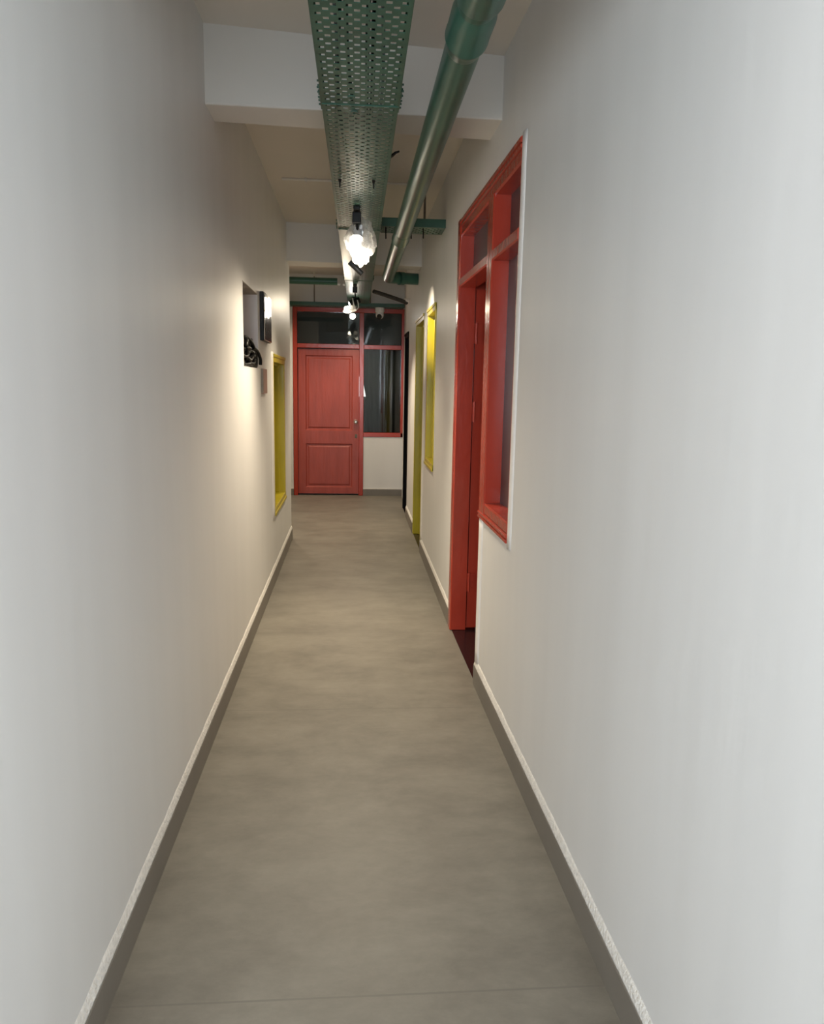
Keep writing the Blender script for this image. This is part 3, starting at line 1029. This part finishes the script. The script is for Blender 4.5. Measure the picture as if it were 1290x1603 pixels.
def spotlight(x, y, zt, head, aim, label, head_mat='black_plastic', head_len=0.11, head_r=0.034):
    """adapter under the tray, stem, yoke, cylindrical head whose lens faces aim"""
    t = empty('spotlight', (x, y, zt), label, 'spotlight')
    m = MB()
    m.box(x - 0.018, x + 0.018, y - 0.06, y + 0.03, zt - 0.018, zt - 0.001)
    m.build('mounting_plate', MAT['black_plastic'], t, bevel=0.003)
    m = MB()
    m.box(x - 0.024, x + 0.024, y - 0.005, y + 0.05, zt - 0.075, zt - 0.02)
    m.tube([(x, y + 0.01, zt - 0.02), (x, y + 0.01, zt - 0.01)], 0.012, 10)
    m.build('adapter_box', MAT['black_plastic'], t, bevel=0.004)
    h = Vector(head)
    a = Vector(aim).normalized()
    m = MB()
    m.tube([(x, y + 0.02, zt - 0.07), (x + 0.004, y + 0.03, zt - 0.10), tuple(h - a * 0.02 + Vector((0, 0, 0.03))), tuple(h - a * 0.02)], 0.007, 10)
    m.build('stem', MAT['black_plastic'], t, smooth='auto')
    hd = MB().lathe([(-head_len * .55, 0.0), (-head_len * .55, head_r * .8), (-head_len * .5, head_r * .9), (head_len * .3, head_r), (head_len * .45, head_r * 1.05), (head_len * .45, head_r * .92), (head_len * .36, head_r * .9)],
                    h, a, 24).build('lamp_head', MAT[head_mat], t, smooth='auto')
    lens = MB().lathe([(head_len * .36, head_r * .92), (head_len * .42, head_r * .9), (head_len * .47, head_r * .6), (head_len * .48, 0.0)], h, a, 20).build('lens', MAT['lamp'], hd, smooth=True)
    lens['label'] = 'glowing lens'
    return t, h + a * head_len * .62


zA = tray_z(4.3)
tA, lA = spotlight(0.014, 4.33, zA, (0.022, 4.42, 2.285), (-0.10, -0.35, -0.85), 'nearest ceiling spotlight, wrapped in a glowing clear plastic bag', 'white_plastic', 0.075, 0.03)
m = MB()
crumple(m, (0.034, 4.43, 2.255), 0.088, 0.06, 0.112, 4.4, amp=0.55, taper=0.35)
m.build('plastic_bag', MAT['film'], tA)
lamp_light(lA, 0.15, 'spotlight_bulb_light', 0.03)
lamp_light(lA + Vector((0, -0.01, -0.04)), 138, 'spotlight_and_fill_beam', 0.16, math.radians(116), (-0.26, 3.6, 0.0))
lamp_light((-0.02, 5.6, 2.2), 48, 'spotlight_and_fill_beam', 0.12, math.radians(108), (-0.22, 5.6, 0.0))  # added fill under the second lamp, brightens the walls halfway along
zB = tray_z(5.4)
tB, lB = spotlight(0.045, 5.42, zB, (0.045, 5.45, 2.335), (0.35, -0.35, -0.6), 'second ceiling spotlight, dark tilted body and white lit wrapping, just below the nearest one', 'dark_head', 0.07, 0.022)
MB().lathe([(0, 0.0), (0, 0.017), (0.004, 0.019), (0.116, 0.019), (0.12, 0.017), (0.12, 0.0)], (-0.03, 5.58, 2.30), (0.75, 0, -0.66), 20).build('driver_housing', MAT['dark_head'], tB, smooth='auto')
m = MB()
crumple(m, (0.052, 5.42, 2.318), 0.052, 0.03, 0.06, 5.2, amp=0.5, tilt=0.6)
m.build('plastic_bag', MAT['film'], tB)
lamp_light((0.06, 5.43, 2.29), 0.2, 'spotlight_bulb_light', 0.025)
# its beam scallops the right wall next to the yellow window
lamp_light((0.12, 5.55, 2.27), 60, 'spotlight_and_fill_beam', 0.02, math.radians(40), (0.6, 6.1, 1.95))
zC = tray_z(7.6)
tC, lC = spotlight(0.012, 7.72, zC, (0.004, 7.82, 2.255), (-0.8, -0.1, -0.35), 'third ceiling spotlight, loose plastic sleeve drooping below a black adapter')
m = MB()
crumple(m, (-0.038, 7.80, 2.185), 0.07, 0.05, 0.038, 9.3, amp=0.35, tilt=-0.25)
m.build('plastic_bag', MAT['film'], tC)
m = MB()
pts = [(-0.012, 7.76, 2.29), (0.0, 7.76, 2.235), (0.02, 7.755, 2.185), (0.036, 7.75, 2.180), (0.048, 7.75, 2.20), (0.046, 7.755, 2.235), (0.036, 7.76, 2.27)]
m.tube(pts, 0.006, 8)
m.build('plastic_sleeve', MAT['white_plastic'], tC, smooth=True)
lamp_light(lC, 1.0, 'spotlight_bulb_light', 0.03)
lamp_light(lC + Vector((-0.03, 0, 0.0)), 9, 'spotlight_and_fill_beam', 0.02, math.radians(110), (-0.57, 6.9, 1.7))
lamp_light((0.0, 7.8, 2.13), 85, 'spotlight_and_fill_beam', 0.03, math.radians(120), (0.0, 7.4, 0.0))
zD = tray_z(8.9)
tD, lD = spotlight(0.0, 8.92, zD, (-0.012, 9.0, 2.225), (0.0, -0.97, -0.25), 'farthest ceiling spotlight, a round white glow before the far door glass', 'black_plastic', 0.1, 0.045)
lamp_light(lD, 0.8, 'spotlight_bulb_light', 0.035)
lamp_light((0.03, 9.08, 2.15), 24, 'spotlight_and_fill_beam', 0.03, math.radians(110), (0.15, 9.96, 0.75))  # added fill behind the farthest lamp head, brightens the end wall
# ceiling lamp in the side passage, its light falls past the end of the left wall
tE = empty('downlight', (-1.15, 9.1, ZC), 'round downlight in the side passage left of the far door', 'downlight')
MB().lathe([(0, 0.07), (0.012, 0.07), (0.02, 0.06), (0.02, 0.05), (0.008, 0.045)], (-1.15, 9.1, ZC), (0, 0, -1), 24).build('ring', MAT['white_plastic'], tE, smooth='auto')
MB().lathe([(0.008, 0.045), (0.012, 0.0)], (-1.15, 9.1, ZC), (0, 0, -1), 20).build('diffuser', MAT['lamp'], tE)
lamp_light((-1.15, 9.1, ZC - 0.06), 75, 'downlight_light', 0.04, math.radians(128), (-1.15, 9.1, 0))

# ------------------------------------------------------------------ security camera
cv = empty('security_camera', (0.325, 9.76, 2.395), 'white dome security camera hanging under the tray in front of the far window', 'security camera')
MB().lathe([(0, 0.055), (0.004, 0.058), (0.05, 0.058), (0.06, 0.05)], (0.325, 9.76, 2.395), (0, 0, -1), 28).build('base', MAT['white_plastic'], cv, smooth='auto')
m = MB()
bmesh.ops.create_uvsphere(m.bm, u_segments=24, v_segments=16, radius=0.05, matrix=Matrix.Translation((0.325, 9.76, 2.305)))
m.lathe([(0, 0.05), (0.04, 0.048)], (0.325, 9.76, 2.305), (0, 0, 1), 24)
hd = m.build('camera_ball', MAT['white_plastic'], cv, smooth='auto')
ax = Vector((-0.15, -0.9, -0.42)).normalized()
o = MB().lathe([(0.028, 0.032), (0.046, 0.032), (0.052, 0.026), (0.053, 0.0)], (0.325, 9.76, 2.30), ax, 20).build('lens_window', MAT['dark_lens'], hd, smooth='auto')
o['label'] = 'dark round lens window'

# ------------------------------------------------------------------ things on the left wall
# recessed junction box with black cables
jb = empty('junction_box', (XL - 0.05, 4.44, NICHE[2]), 'open recessed grey junction box in the left wall with black cables at its bottom', 'junction box')
m = MB()
y0, y1, z0, z1 = NICHE
D = 0.13
m.box(XL - D, XL - D + 0.004, y0, y1, z0, z1)
o = m.build('back_panel', MAT['box_grey'], jb)
m = MB()
m.box(XL - D, XL + 0.001, y0, y1, z1 - 0.004, z1)
m.build('top_panel', MAT['niche'], jb)
m = MB()
m.box(XL - D, XL + 0.001, y1 - 0.004, y1, z0, z1)
m.box(XL - D, XL + 0.001, y0, y0 + 0.004, z0, z1)
m.box(XL - D, XL + 0.001, y0, y1, z0, z0 + 0.004)
m.build('side_panel', MAT['box_grey'], jb)
for yy, zz in ((4.22, 1.90), (4.26, 1.80), (4.40, 1.82)):
    m = MB()
    m.box(XL - D + 0.004, XL - D + 0.022, yy - 0.04, yy + 0.04, zz - 0.04, zz + 0.05)
    k = m.build('terminal_block', MAT['box_grey'], jb, bevel=0.003)
for yy, zz in ((4.215, 1.895), (4.30, 1.80)):
    m = MB().lathe([(0, 0.008), (0.01, 0.008), (0.014, 0.0)], (XL - D + 0.02, yy, zz), (1, 0, 0), 10)
    m.build('terminal_screw', MAT['chrome'], jb, smooth='auto')
cb = empty('cable_bundle', (XL - 0.06, 4.44, NICHE[2] + 0.005), 'tangled bundle of black cables lying at the bottom of the left wall niche', 'cables')
rng = random.Random(3)
for k in range(46):
    cy_ = 4.20 + rng.random() * 0.48
    cz = NICHE[2] + 0.035 + rng.random() * 0.085
    ry, rz = 0.06 + rng.random() * 0.1, 0.03 + rng.random() * 0.035
    xx = XL - 0.115 + 0.11 * rng.random()
    a0, sw = rng.random() * 6.28, 3.5 + rng.random() * 3
    tw = rng.random() * 1.2 - 0.6
    pts = []
    for i in range(28):
        a = a0 + sw * i / 27
        yy = cy_ + ry * math.cos(a)
        zz = cz + rz * math.sin(a) + 0.02 * math.sin(a * 2 + k) * tw
        pts.append((min(XL - 0.006, max(XL - 0.12, xx + 0.015 * math.sin(a * 1.3 + k))), min(4.74, max(4.145, yy)), max(NICHE[2] + 0.014, zz)))
    o = MB().tube(pts, 0.011 if k % 3 else 0.008, 8).build('cable', MAT['cable'], cb, smooth=True)
# one loop standing up and a few ends hanging over the far edge
for pts in ([(XL - 0.08, 4.40, 1.55), (XL - 0.05, 4.43, 1.61), (XL - 0.03, 4.47, 1.672), (XL - 0.03, 4.50, 1.65), (XL - 0.04, 4.50, 1.58)],
            [(XL - 0.05, 4.55, 1.56), (XL - 0.02, 4.62, 1.64), (XL - 0.003, 4.70, 1.645), (XL + 0.012, 4.755, 1.60), (XL + 0.012, 4.765, 1.56)],
            [(XL - 0.07, 4.20, 1.60), (XL - 0.02, 4.30, 1.625), (XL - 0.02, 4.42, 1.62), (XL - 0.03, 4.60, 1.635), (XL - 0.01, 4.71, 1.61), (XL - 0.02, 4.72, 1.55)]):
    # smooth the polyline
    P = [Vector(p) for p in pts]
    S = []
    for i in range(len(P) - 1):
        p0, p1, p2, p3 = P[max(i - 1, 0)], P[i], P[i + 1], P[min(i + 2, len(P) - 1)]
        for t in (0, .25, .5, .75):
            S.append(0.5 * ((2 * p1) + (-p0 + p2) * t + (2 * p0 - 5 * p1 + 4 * p2 - p3) * t * t + (-p0 + 3 * p1 - 3 * p2 + p3) * t ** 3))
    S.append(P[-1])
    MB().tube(S, 0.010, 8).build('cable', MAT['cable'], cb, smooth=True)

# polished plate right of the niche
pl = empty('switch_board', (XL, 5.06, 1.71), 'shiny steel cover plate with dark edge on the left wall beside the cable niche', 'switch board')
MB().box(XL - 0.0, XL + 0.024, 4.870, 5.262, 1.712, 2.006).build('back_box', MAT['black_plastic'], pl, bevel=0.003)
MB().box(XL + 0.0235, XL + 0.030, 4.874, 5.258, 1.716, 2.002).build('cover_plate', MAT['mirror'], pl, bevel=0.002)
for y in (4.9, 5.23):
    for z in (1.74, 1.98):
        MB().lathe([(0, 0.006), (0.002, 0.005), (0.0025, 0)], (XL + 0.0295, y, z), (1, 0, 0), 10).build('cover_screw', MAT['steel'], pl)
pk = empty('cover_plate', (XL, 4.99, 1.385), 'small pinkish-brown plate on the left wall below the steel cover plate', 'plate')
MB().box(XL, XL + 0.014, 4.885, 5.105, 1.386, 1.54).build('plate', MAT['pink'], pk, bevel=0.002)
MB().box(XL, XL + 0.0145, 4.878, 4.887, 1.388, 1.538).build('edge', MAT['niche'], pk)
